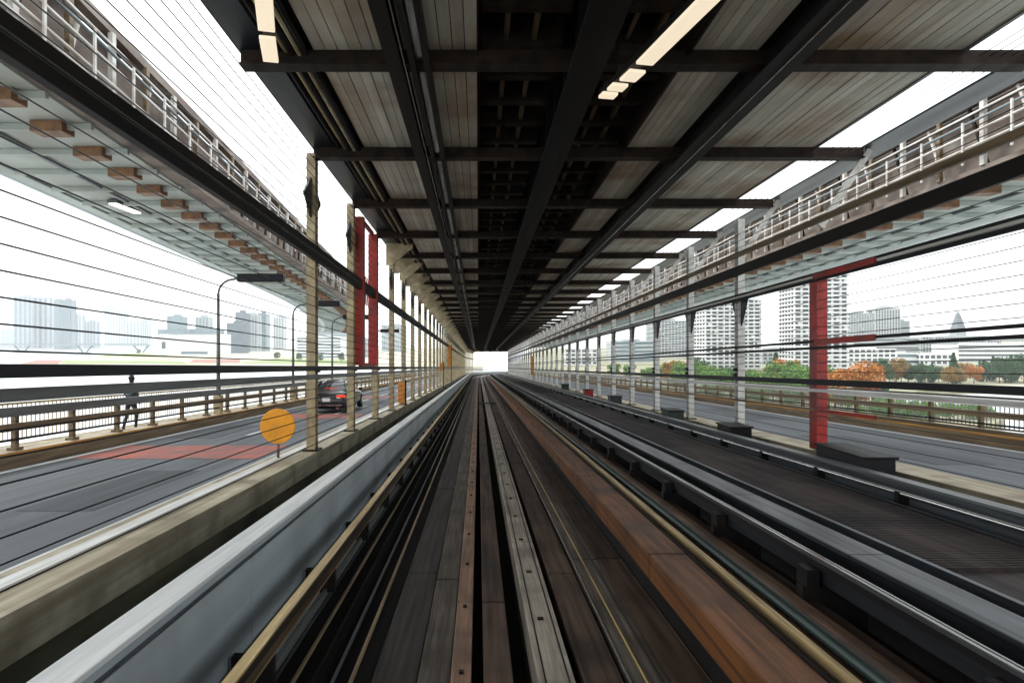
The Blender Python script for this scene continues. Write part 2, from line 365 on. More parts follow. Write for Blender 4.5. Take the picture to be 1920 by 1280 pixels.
MB().lbox(3.17, 3.23, -2.0, -1.86).build('web', 'rail_black', cr); MB().lbox(3.30, 3.36, -2.02, -1.90).build('rail_head', 'duct_grey', cr)
MB().lbox(3.42, 3.46, -1.93, -1.90).build('contact_strip', 'bright_steel', cr); MB().lbox(3.41, 3.47, -2.06, -1.93).build('web', 'rail_black', cr)
def br2(me): me.box(3.0, 3.6, -.06, .06, -2.5, -2.02); me.box(3.02, 3.135, -.10, .10, -2.02, -1.86)
support_row(cr, br2, 'support_block', 'dark_steel', 3.9, 288, 2.325)
MB().lbox(2.98, 3.7, -2.9, -2.5).build('median_base', 'black_bed', kind='structure')
MB().lbox(3.0, 3.14, -2.22, -2.16).build('median_strip', 'slab_brown', kind='structure')
du = empty('cable_duct'); tag(du, 'blue grey metal cable duct with a flat lid between the two tracks', 'cable duct')
y = -12
while y < 290:
    L_ = 3.1 if y < 70 else 240
    MB().lbox(3.66, 4.04, -1.90, -1.85, y, min(290, y+L_-.015)).build('lid', 'duct_grey', du, bevel=.008)
    y += L_
MB().lbox(3.70, 4.0, -2.3, -1.90).build('trough', 'rail_black', du)
def br3(me): me.box(3.74, 3.96, -.05, .05, -2.9, -2.3)
support_row(du, br3, 'leg', 'dark_steel', 4.5, 250, 3.1, 80)
wk = empty('walkway'); tag(wk, kind='structure')
MB().lbox(4.46, 5.92, -2.3, -2.02).build('walkway_base', 'black_bed', wk)
# grating: ribs across the bridge, near ones single, the rest joined
me = MB().box(4.5, 5.88, 0, .035, -2.015, -1.95).mesh('grating_bar'); me.materials.append(MAT['grating']); me2 = MB()
y = 6.5; k = 0
while y < 90:
    if k < 300: inst(me, 'grating_bar', wk, (0, y, -SL*y))
    else: me2.box(4.5, 5.88, y, y+.035, -2.015, -1.95, path)
    y += .085 if y < 50 else .17; k += 1
me2.build('grating_bar', 'grating', wk, kind='stuff')
MB().lbox(4.5, 5.88, -2.02, -1.99).build('walkway_plate', 'grating', wk)
MB().lbox(4.42, 4.48, -2.1, -1.93).build('walkway_edge', 'duct_grey', wk); MB().lbox(5.9, 5.96, -2.1, -1.93).build('walkway_edge', 'rail_black', wk)
# far track and its guard wall
MB().lbox(5.9, 6.2, -2.95, -2.6).build('far_track_bed', 'slab_brown', kind='structure')
gw2 = empty('guard_wall'); tag(gw2, 'low dark grey guard wall between the far track and the right wire fence', 'guard wall')
y = -12
while y < 290:
    L_ = 6.0 if y < 60 else 240
    MB().lbox(6.2, 6.34, -2.7, -1.70, y, min(290, y+L_-.02)).build('wall_panel', 'duct_grey', gw2, bevel=.008)
    MB().lbox(6.17, 6.37, -1.698, -1.66, y, min(290, y+L_-.012)).build('cap', 'rail_grey', gw2)
    y += L_
MB().lpipe(6.1, -1.82, .035).build('handrail', 'bright_steel', gw2, smooth=True); MB().lpipe(6.08, -2.02, .03).build('handrail', 'rail_brown', gw2, smooth=True)
def br4(me): me.box(6.05, 6.2, -.05, .05, -2.15, -1.80)
support_row(gw2, br4, 'bracket', 'dark_steel', 5, 280, 2.325)
# signal boxes and relay cases standing on the far side
def relay(y, h, wx, mt, label):
    r = empty('relay_box', (6.75, y, -2.7-SL*y)); dz = -2.7-SL*y
    MB().box(6.55, 6.95, y-wx/2, y+wx/2, dz, dz+.5).build('stand', 'dark_steel', r)
    MB().box(6.48, 7.02, y-wx/2-.05, y+wx/2+.05, dz+.5, dz+h).build('case', mt, r, bevel=.02)
    MB().box(6.45, 7.05, y-wx/2-.08, y+wx/2+.08, dz+h, dz+h+.04).build('lid', 'dark_steel', r)
    MB().box(6.462, 6.478, y-.03, y+.03, dz+h*.65, dz+h*.8).build('handle', 'bright_steel', r)
    tag(r, label, 'relay box', 'relay boxes behind the far guard wall')
relay(12.0, 1.18, 1.5, 'rail_black', 'widest black relay box, nearest of those by the far guard wall')
relay(17.6, 1.15, .9, 'dark_steel', 'second dark relay box from the camera by the far guard wall')
relay(23.2, 1.2, .8, 'teal_pipe', 'third relay box, dark teal, by the far guard wall')
relay(33, 1.25, .7, 'teal_pipe', 'fourth relay box, teal, smaller in the distance by the far guard wall')
relay(41, 1.3, .5, 'red_paint', 'small red box by the far guard wall in the distance')
relay(52, 1.35, .6, 'teal_pipe', 'farthest teal relay box by the far guard wall')

# ------------------------------------------------------------------ ceiling
ce = empty('ceiling'); tag(ce, kind='structure')
zones = [(-2.6, -1.45, 6), (-1.18, -.02, 6), (3.32, 4.42, 7), (4.96, 7.66, 16)]
rest = MB(); rng = random.Random(3)
for x0, x1, n_ in zones:
    wd = (x1-x0)/n_
    for i in range(n_):
        a_ = x0+i*wd+.007; b_ = x0+(i+1)*wd-.007
        me = MB().ext([(a_, 5.0), (b_, 5.0), (b_, 5.04), (a_, 5.04)], [.05, BAY-.05], lambda y: (0, -SL*y)).mesh('ceiling_panel'); me.materials.append(MAT['panel'])
        for k in range(-1, NB):
            y = bay(k)
            if k < 7: inst(me, 'ceiling_panel', ce, (path(y)[0], y, -SL*y + rng.uniform(-.006, .006)))
            else: rest.ext([(a_, 5.0), (b_, 5.0), (b_, 5.04), (a_, 5.04)], [y+.05, y+BAY-.05])
rest.build('ceiling_panel', 'panel', ce, kind='stuff')
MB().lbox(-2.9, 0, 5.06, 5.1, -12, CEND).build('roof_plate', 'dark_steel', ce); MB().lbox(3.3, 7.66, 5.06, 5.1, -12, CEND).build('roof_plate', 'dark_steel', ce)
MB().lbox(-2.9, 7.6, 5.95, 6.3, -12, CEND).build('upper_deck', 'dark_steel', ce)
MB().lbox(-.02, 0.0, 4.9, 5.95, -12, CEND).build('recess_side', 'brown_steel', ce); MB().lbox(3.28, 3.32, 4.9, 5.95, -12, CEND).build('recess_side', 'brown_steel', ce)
cbm = MB().box(-3.75, 8.76, -.09, .09, 4.78, 5.0); cbm.box(-3.75, 8.76, -.16, .16, 4.75, 4.779)
me = cbm.mesh('cross_beam'); me.materials.append(MAT['brown_steel'])
for k in range(0, NB+1): inst(me, 'cross_beam', ce, (path(bay(k))[0], bay(k), -SL*bay(k)))
pu = MB().box(-2.6, 7.66, -.03, .03, 4.93, 4.998).mesh('purlin'); pu.materials.append(MAT['rail_brown'])
for k in range(6, NB): inst(pu, 'purlin', ce, (path(bay(k))[0], bay(k)+BAY/2, -SL*(bay(k)+BAY/2)))
# recess ribs and blocks
for xa, xb in ((.05, 1.36), (2.02, 3.24)):
    me = MB().box(xa, xb, -.05, .05, 5.25, 5.9).box(xa, xb, -.12, .12, 5.2, 5.249).mesh('recess_rib'); me.materials.append(MAT['brown_steel']); rs = MB()
    k = 0; y = 6.2
    while y < CEND:
        if k < 90: inst(me, 'recess_rib', ce, (0, y, -SL*y))
        else: rs.box(xa, xb, y-.12, y+.12, 5.2, 5.9, path)
        y += BAY/4; k += 1
    rs.build('recess_rib', 'brown_steel', ce, kind='stuff')
for x in (.45, .9, 2.4, 2.85): MB().lbox(x-.04, x+.04, 5.3, 5.42, -12, CEND).build('recess_stringer', 'rail_brown', ce)
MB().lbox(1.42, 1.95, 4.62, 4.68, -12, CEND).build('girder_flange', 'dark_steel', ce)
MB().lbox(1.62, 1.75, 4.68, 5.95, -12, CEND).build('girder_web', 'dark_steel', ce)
me = MB().box(1.45, 1.92, -.02, .02, 4.68, 5.9).mesh('stiffener'); me.materials.append(MAT['dark_steel'])
for k in range(118): inst(me, 'stiffener', ce, (path(5+k*1.55)[0], 5+k*1.55, -SL*(5+k*1.55)))
# hanging beams and conduits under the ceiling
def lbeam(x0, x1, z0, z1, mt, name='ceiling_beam'): MB().lbox(x0, x1, z0, z1, -12, CEND).build(name, mt, ce)
lbeam(-1.43, -1.20, 4.7, 4.74, 'dark_steel'); lbeam(-1.34, -1.28, 4.74, 5.05, 'dark_steel')
lbeam(-1.165, -1.145, 4.72, 4.75, 'bright_steel', 'conduit'); lbeam(-1.07, -.98, 4.7, 4.9, 'dark_steel'); lbeam(-.975, -.86, 4.80, 4.82, 'bright_steel', 'cable_tray'); lbeam(-.85, -.76, 4.7, 4.9, 'dark_steel')
lbeam(4.44, 4.93, 4.62, 4.67, 'dark_steel'); lbeam(4.64, 4.73, 4.67, 5.05, 'dark_steel'); lbeam(4.665, 4.69, 4.595, 4.619, 'bright_steel', 'conduit')
# left edge girder with pipes, right edge beam
lbeam(-3.8, -3.28, 5.0, 5.06, 'navy_steel', 'edge_girder'); lbeam(-3.60, -3.5, 5.06, 5.9, 'navy_steel', 'edge_girder'); lbeam(-3.8, -2.8, 5.9, 5.95, 'navy_steel', 'edge_girder')
for x, z, r_, mt in ((-3.16, 5.0, .05, 'dark_steel'), (-3.03, 4.97, .03, 'gold_rail'), (-2.94, 4.95, .06, 'dark_steel'), (-2.82, 4.93, .035, 'beige_steel'), (-2.72, 4.95, .045, 'dark_steel'), (-3.24, 5.2, .05, 'beige_steel')):
    MB().lpipe(x, z, r_, -12, CEND).build('ceiling_pipe', mt, ce, smooth=True)
lbeam(-3.28, -2.6, 5.3, 5.34, 'brown_steel', 'edge_plate')
lbeam(8.75, 9.42, 4.98, 5.03, 'navy_steel', 'edge_girder'); lbeam(9.25, 9.4, 5.03, 5.2, 'navy_steel', 'edge_girder'); lbeam(7.64, 7.70, 4.97, 5.1, 'rail_grey', 'edge_girder')
for x in (7.9, 8.07, 8.24, 8.41, 8.58): MB().lpipe(x, 4.9, .007, 4, 120, 5).build('ceiling_wire', 'wire', ce)
# haunch plates between wall and ceiling, twice a bay
def haunch(me): me.add([(x, yy, z) for yy in (-.04, .04) for x, z in ((-3.72, 4.1), (-3.72, 4.98), (-2.65, 4.98), (-2.65, 4.8), (-3.5, 4.1))], [(0, 1, 2, 3, 4), (9, 8, 7, 6, 5)] + [(i, (i+1) % 5, (i+1) % 5+5, i+5) for i in range(5)])
support_row(ce, haunch, 'haunch_plate', 'beige_steel', bay(3)+BAY/2, CEND-1, BAY/2)

# ------------------------------------------------------------------ wall posts
def make_post(x, side, mt, top):
    r = empty('wall_post', (x, bay(0), -1.9-SL*bay(0))); L0 = LOC[r]
    y0, z0 = L0.y, L0.z
    m_ = MB().box(x-.10, x+.10, y0-.14, y0-.11, z0, z0+top); m_.box(x-.10, x+.10, y0+.11, y0+.14, z0, z0+top); m_.build('flange', mt, r)
    MB().box(x-.015, x+.015, y0-.11, y0+.11, z0, z0+top).build('web', mt, r)
    MB().box(x-.17, x+.17, y0-.22, y0+.22, z0, z0+.04).build('foot_plate', 'dark_steel', r)
    for s in (-1, 1):
        for q in ((.22, .5) if side < 0 else (.2, .42),):
            zt = z0 + (5.75 if side < 0 else 3.55); gh, gw_ = (.46, .62) if side < 0 else (.42, .5)
            v_ = [(x+e, y0+s*.14, zt+gh) for e in (-.02, .02)] + [(x+e, y0+s*.14, zt-gh) for e in (-.02, .02)] + [(x+e, y0+s*(.14+gw_), zt+(0 if side < 0 else gh)) for e in (-.02, .02)]
            MB().add(v_, [(0, 2, 4), (1, 5, 3), (0, 4, 5, 1), (4, 2, 3, 5), (2, 0, 1, 3)]).build('gusset', 'navy_steel', r)
    for zz in (-.16+1.9, 1.9+.0): MB().box(x-.03+.14*(-side), x+.03+.14*(-side), y0-.09, y0+.09, z0+zz-.12, z0+zz-.02).build('rail_bracket', 'dark_steel', r)
    return r
XL, XR = -3.8, 7.8
pl = make_post(XL, -1, 'post_tan', 6.75)
pr = make_post(XR, 1, 'post_white', 6.3)
for src, x, side, nm in ((pl, XL, -1, 'tan'), (pr, XR, 1, 'pale')):
    for k in range(0, NB+1):
        if k < (2 if side > 0 else 1): continue
        y = bay(k); dx, dz = path(y)
        o = copy_tree(src, (x+dx, y, -1.9+dz)) if k > (2 if side > 0 else 1) else src
        if o is src: o.location = (x+dx, y, -1.9+dz)
        wside = 'left' if side < 0 else 'right'
        if k < 14: lb = '%s steel post, %s from the camera in the %s wire fence' % (nm, ORD[k-(2 if side > 0 else 1)], wside)
        else: lb = 'small distant %s steel post far down the %s wire fence' % (nm, wside)
        tag(o, lb, 'post', 'steel posts of the %s wire fence' % wside)
# knee braces on the right from post to edge beam
kb = MB().bar((7.82, 0, 3.2), (8.95, 0, 4.97), .08, .14).mesh('knee_brace'); kb.materials.append(MAT['truss_white'])
for k in range(1, NB+1): inst(kb, 'knee_brace', ce, (path(bay(k))[0], bay(k), -SL*bay(k)))

# ------------------------------------------------------------------ wire fences
fl = empty('wire_fence'); tag(fl, 'wire fence of thin black horizontal wires between road and track on the left', 'wire fence')
z = -1.72
while z < 4.95:
    if abs(z-2.5) > .2 and abs(z+.1) > .2: MB().lpipe(-3.66, z, .0085, 3.5, CEND, 5).build('wire', 'wire', fl)
    z += .205
for z0, z1, mt in ((-.085, .025, 'rail_black'), (-.27, -.165, 'rail_grey')): MB().lbox(-3.68, -3.60, z0, z1, -12, 290).build('rail', mt, fl, bevel=.01)
MB().lbox(-3.66, -3.56, 2.36, 2.50, -12, CEND).build('beam', 'dark_steel', fl); MB().lbox(-3.66, -3.56, 2.53, 2.68, -12, CEND).build('beam', 'dark_steel', fl)
MB().lbox(-3.55, -3.53, 2.505, 2.525, -12, CEND).build('conduit', 'bright_steel', fl)
fr = empty('wire_fence'); tag(fr, 'wire fence of thin black horizontal wires between far track and road on the right', 'wire fence')
z = -1.7
while z < 4.1:
    if abs(z+.33) > .15 and abs(z-.5) > .14 and not 2.6 < z < 3.5: MB().lpipe(7.66, z, .008, 6, CEND, 5).build('wire', 'wire', fr)
    z += .2
for z0, z1, mt in ((-.40, -.27, 'rail_black'), (.40, .46, 'rail_black'), (.55, .61, 'rail_black'), (1.93, 2.0, 'rail_black'), (2.08, 2.13, 'rail_black'), (2.01, 2.07, 'rail_white'), (2.68, 2.96, 'dark_steel'), (3.22, 3.36, 'rail_brown'), (-.56, -.49, 'rail_white'), (-.99, -.93, 'rail_brown')):
    MB().lbox(7.58, 7.66, z0, z1, -12, 290 if z0 < 1 else CEND).build('rail', mt, fr, bevel=.008)

# red frames
def red_frame(x, y0, y1, z0, z1, wd, label, both=True):
    r = empty('red_frame', (x, y0, z0-SL*y0))
    for yy in ((y0, y1) if both else (y1,)): MB().box(x-(.15 if both else .12), x+(.15 if both else .12), yy-wd/2, yy+wd/2, z0-SL*yy, z1-SL*yy).build('upright', 'red_paint', r)
    for zz in ((z0, z1) if both else (z1,)): MB().box(x-(.05 if both else .22), x+.05, y0+(wd/2+.002 if both else 0), y1-wd/2-.002, zz-.06, zz+.06, path).build('rail', 'red_paint', r)
    tag(r, label, 'frame'); return r
rf = red_frame(-3.66, 20.5, 23.2, 0.06, 4.6, .3, 'tall red steel frame bolted to the left wire fence beside the tan posts')
for q in range(6):
    yy = 20.75+q*.33; MB().bar((-3.64, yy, 2.0-SL*yy), (-3.64, yy+.4, 2.0+.9-SL*yy), .04, .05).build('brace', 'red_paint', rf)
rf2 = red_frame(7.75, 12.7, 15.2, -1.86, 2.03, .34, 'red steel upright with red rails on the right wire fence', both=False)
MB().box(7.55, 7.575, 12.7, 15.0, .50, .63, path).build('rail', 'red_paint', rf2); MB().box(7.55, 7.575, 12.7, 15.0, -1.0, -.92, path).build('rail', 'red_paint', rf2)

# ------------------------------------------------------------------ outer road barriers
def barrier(x, s, label, y_end=290):
    """s = +1 when the barrier lies right of its road"""
    r = empty('road_barrier', (x, 0, -2.05)); 
    def lb(a_, b_, z0, z1, mt, nm): MB().lbox(min(x+s*a_, x+s*b_), max(x+s*a_, x+s*b_), z0, z1, -12, y_end).build(nm, mt, r)
    lb(0, .45, -2.35, -1.80, 'rail_brown', 'kerb'); lb(-.005, .02, -1.80, -1.755, 'ochre', 'kerb_edge'); lb(.02, .45, -1.80, -1.765, 'kerb', 'kerb_top')
    lb(.12, .2, -1.34, -1.18, 'rail_brown', 'rail'); lb(.12, .22, -1.04, -.84, 'rail_grey' if s < 0 else 'rail_white', 'rail'); lb(.16, .2, -1.55, -1.50, 'dark_steel', 'rail')
    def pst(me): me.box(x+s*.27-.05, x+s*.27+.05, -.06, .06, -1.76, -.9); me.box(x+s*.27-.1, x+s*.27+.1, -.12, .12, -1.764, -1.70)
    m0 = MB(); me = MB(); pst(me)
    me.v = [(a_-x, b_, c_+2.05) for a_, b_, c_ in me.v]; me = me.mesh('post'); me.materials.append(MAT['rail_brown'])
    y = 6.2
    while y < 180: inst(me, 'post', r, (path(y)[0], y, path(y)[1])); y += 2.0
    # walkway and its outer railing
    lb(.45, 2.6, -2.35, -2.02, 'kerb', 'walkway_slab')
    lb(2.5, 2.56, -.98, -.92, 'rail_black' if s > 0 else 'beige_steel', 'handrail'); lb(2.5, 2.56, -1.92, -1.88, 'rail_brown', 'bottom_rail')
    b = MB(); y = 8
    while y < 130: b.box(x+s*2.53-.012, x+s*2.53+.012, y-.012, y+.012, -1.9, -.95, path); y += .18
    b.build('baluster', 'rail_grey' if s > 0 else 'beige_steel', r, kind='stuff')
    tag(r, label, 'barrier')
    return r
barrier(-9.6, -1, 'brown road barrier with two rails and ochre kerb beyond the left road')
barrier(13.45, 1, 'road barrier with white top rail and brown kerb beyond the right road')

# ------------------------------------------------------------------ outer decks
def outer_deck(xi, xo, pth, y0, y1, label, s, ystep):
    """xi inner edge, xo outer edge of a deck whose soffit is at z = 5"""
    r = empty('side_deck', (0, 0, 0)); ys = [y0 + (y1-y0)*i/ystep for i in range(ystep+1)]
    def pr_(a_, b_, z0, z1, mt, nm, smooth=False):
        MB().ext([(min(a_, b_), z0), (max(a_, b_), z0), (max(a_, b_), z1), (min(a_, b_), z1)], ys, pth).build(nm, mt, r)
    pr_(xi+s*.5, xo-s*1.0, 5.0, 5.25, 'soffit', 'soffit'); 
    MB().ext([(xo-s*1.0, 5.0), (xo, 5.35), (xo, 6.1), (xo-s*1.0, 6.0)], ys, pth).build('fascia', 'wall_cool', r)
    pr_(xi+s*2.6, xi+s*2.7, 4.93, 4.998, 'wall_cool', 'soffit_rib'); pr_(xi+s*4.0, xi+s*4.06, 4.95, 4.998, 'wall_cool', 'soffit_rib')
    pr_(xi, xi+s*.4, 5.0, 5.12, 'deck_brown', 'lower_chord'); pr_(xi, xi+s*.35, 6.85, 7.05, 'deck_brown', 'upper_chord')
    pr_(xi+s*.45, xi+s*.5, 5.1, 6.9, 'deck_brown', 'back_plate')
    pr_(xi+s*1.0, xo-s*.3, 6.9, 7.0, 'dark_steel', 'road_slab')
    for zz, off_, mt in ((5.45, -.18, 'truss_white'), (5.62, -.2, 'truss_white'), (5.95, -.24, 'truss_white'), (6.25, -.2, 'wall_cool'), (6.5, -.1, 'truss_white')):
        MB().ext([(xi+s*off_+.035*math.cos(a*math.pi/3), zz+.035*math.sin(a*math.pi/3)) for a in range(6)], ys, pth).build('railing_pipe', mt, r, smooth=True)
    y = y0+.5; k = 0
    while y < y1-1.6:
        d0 = pth(y); d1 = pth(y+.8)
        MB().box(xi+d0[0]-.05, xi+d0[0]+.05, y-.07, y+.07, 5.12+d0[1], 6.85+d0[1]).build('vertical', 'truss_white' if k % 2 else 'rail_brown', r)
        MB().bar((xi+d0[0]+s*.2, y+.1, 5.15+d0[1]), (xi+d1[0]+s*.2, y+.75, 6.8+d1[1]), .06, .08).build('diagonal', 'brown_steel' if k % 2 else 'truss_white', r)
        MB().box(xi+d0[0]-s*.25-.02, xi+d0[0]-s*.25+.02, y+.35, y+.41, 5.2+d0[1], 6.3+d0[1]).build('railing_post', 'truss_white', r)
        MB().box(min(xi+s*.9, xi+s*1.55)+d0[0], max(xi+s*.9, xi+s*1.55)+d0[0], y-.22, y+.22, 4.78+d0[1], 4.998+d0[1]).build('bracket', 'rust_tab', r)
        MB().box(min(xi+s*.4, xi+s*4.0)+d0[0], max(xi+s*.4, xi+s*4.0)+d0[0], y-.05, y+.05, 4.86+d0[1], 4.994+d0[1]).build('soffit_beam', 'soffit', r)
        y += 1.6; k += 1
    tag(r, label, 'bridge deck'); return r
outer_deck(-7.3, -12.8, outer_left, 2, 95, 'grey side deck with brown lattice girder overhead on the left, above the road', -1, 24)
outer_deck(12.8, 18.8, path, 2, 168, 'grey side deck with brown and white lattice girder overhead on the right', 1, 4)
def deck_lamp(x, y, z, label, wd=.3, ln=1.5):
    r = empty('deck_lamp', (x, y, z)); MB().box(x-wd/2, x+wd/2, y-ln/2, y+ln/2, z, z+.1).build('housing', 'rail_grey', r)
    MB().box(x-wd/2+.03, x+wd/2-.03, y-ln/2+.04, y+ln/2-.04, z-.04, z-.001).build('diffuser', 'lamp_white', r); tag(r, label, 'lamp')
d = outer_left(20.5); deck_lamp(-10.2+d[0], 20.5, 4.89+d[1], 'glowing white lamp under the grey side deck on the left')
d = path(18); deck_lamp(17.2, 18.5, 4.89+d[1], 'glowing white lamp under the grey side deck on the right')

# ------------------------------------------------------------------ cabin light reflections, built as glowing strips under the ceiling
def reflection_strip(segs, label, wd):  # windshield reflections given solid form; the ceiling has no such lamps
    a0 = Vector(segs[0][0]); r = empty('reflection_strip', a0)
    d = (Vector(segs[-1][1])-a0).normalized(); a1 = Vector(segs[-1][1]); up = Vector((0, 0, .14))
    MB().bar(a0+up-d*.02, a1+up+d*.02, wd*.7, .10).build('housing', 'dark_steel', r)  # housing and hangers added to carry the reflection strips
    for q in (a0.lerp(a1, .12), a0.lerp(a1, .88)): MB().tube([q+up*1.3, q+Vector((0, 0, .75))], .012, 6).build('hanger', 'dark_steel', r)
    for p_, q_ in segs: MB().bar(Vector(p_)+Vector((0, 0, .055)), Vector(q_)+Vector((0, 0, .055)), wd, .05).build('diffuser', 'reflection_cream', r, bevel=.01)
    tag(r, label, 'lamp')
def px(u, v, z=4.3): Y = z*1250/(688-v); return ((u-897)/1250*Y, Y, z-SL*Y)
reflection_strip([(px(488, -60), px(500, 65)), (px(501, 78), px(508, 122))], 'cream cabin light reflection built as a glowing strip at the left ceiling edge', .21)
reflection_strip([(px(1400, -62), px(1208, 127)), (px(1196, 140), px(1176, 158)), (px(1164, 165), px(1152, 176)), (px(1145, 181), px(1136, 190))], 'cream cabin light reflection as glowing strip with end pieces, right of dark ceiling recess', .26)

# ------------------------------------------------------------------ signs
def disc_sign(x, y, zc, r_, label, octa=8):
    g_ = -1.9-SL*y; r = empty('round_marker', (x, y, g_))
    MB().tube([(x, y, g_), (x, y, zc-SL*y-r_*.6)], .03, 8).build('stem', 'rail_brown', r, smooth=True)
    MB().cyl((x, y-.03, zc-SL*y), r_, .05, 'y', octa*3).build('disc', 'sign_yellow', r, bevel=.01)
    MB().box(x-.05, x+.05, y-.0, y+.05, zc-SL*y-r_*.75, zc-SL*y-r_*.45).build('clamp', 'dark_steel', r)
    tag(r, label, 'marker sign', 'yellow markers on the left kerb')
disc_sign(-4.12, 13.72, -1.21, .36, 'large round yellow marker disc on the left kerb below the wires')
for (x, y, z0, z1, lb) in ((-3.95, 33.2, -1.8, -.75, 'short orange marker board on the left kerb past the black car'), (-3.45, 77, .05, 2.5, 'tall narrow orange board hung on the left fence in the distance'), (7.45, 94, -1.1, 1.55, 'narrow orange brown board on the right fence in the distance'), (-3.45, 60, -.3, .35, 'tiny orange plate on the left fence rail')):
    r = empty('orange_board', (x, y, -1.9-SL*y)); MB().box(x-.05, x+.28, y-.03, y+.03, z0-SL*y, z1-SL*y).build('board', 'sign_orange', r)
    MB().box(x+.29, x+.36, y-.02, y+.04, -1.9-SL*y, z1-SL*y+.1).build('pole', 'dark_steel', r); tag(r, lb, 'sign board')

# ------------------------------------------------------------------ street lamps on the left walkway
def street_lamp(y, label, first=None):
    x = -9.87; zb = -1.765-SL*y
    if first: r = copy_tree(first, (x, y, zb)); tag(r, label, 'street lamp', 'street lamps beside the left road'); return r
    r = empty('street_lamp', (x, y, zb))
    MB().tube([(x, y, zb), (x, y, zb+4.55)], .085, 10, .055).build('pole', 'rail_grey', r, smooth=True)
    MB().tube([(x, y, zb+4.5)]+[(x+.62*(1-math.cos(a_)), y, zb+4.55+.55*math.sin(a_)) for a_ in (0, .3, .6, .9, 1.2, 1.57)]+[(x+.9, y, zb+5.12)], .045, 8).build('arm', 'rail_grey', r, smooth=True)
    MB().box(x+.75, x+2.5, y-.16, y+.16, zb+4.98, zb+5.3).build('lamp_head', 'wire', r, bevel=.04)
    MB().box(x-.14, x+.14, y-.14, y+.14, zb, zb+.7).build('base_box', 'post_tan', r, bevel=.02)
    tag(r, label, 'street lamp', 'street lamps beside the left road'); return r
sl = street_lamp(25.3, 'nearest street lamp with curved arm and long black head beside the left road')
street_lamp(35.5, 'second street lamp along the left road, seen just left of the tan post', sl)
street_lamp(45, 'third street lamp along the left road, behind the black car', sl)
street_lamp(62, 'fourth and smallest street lamp along the left road', sl)

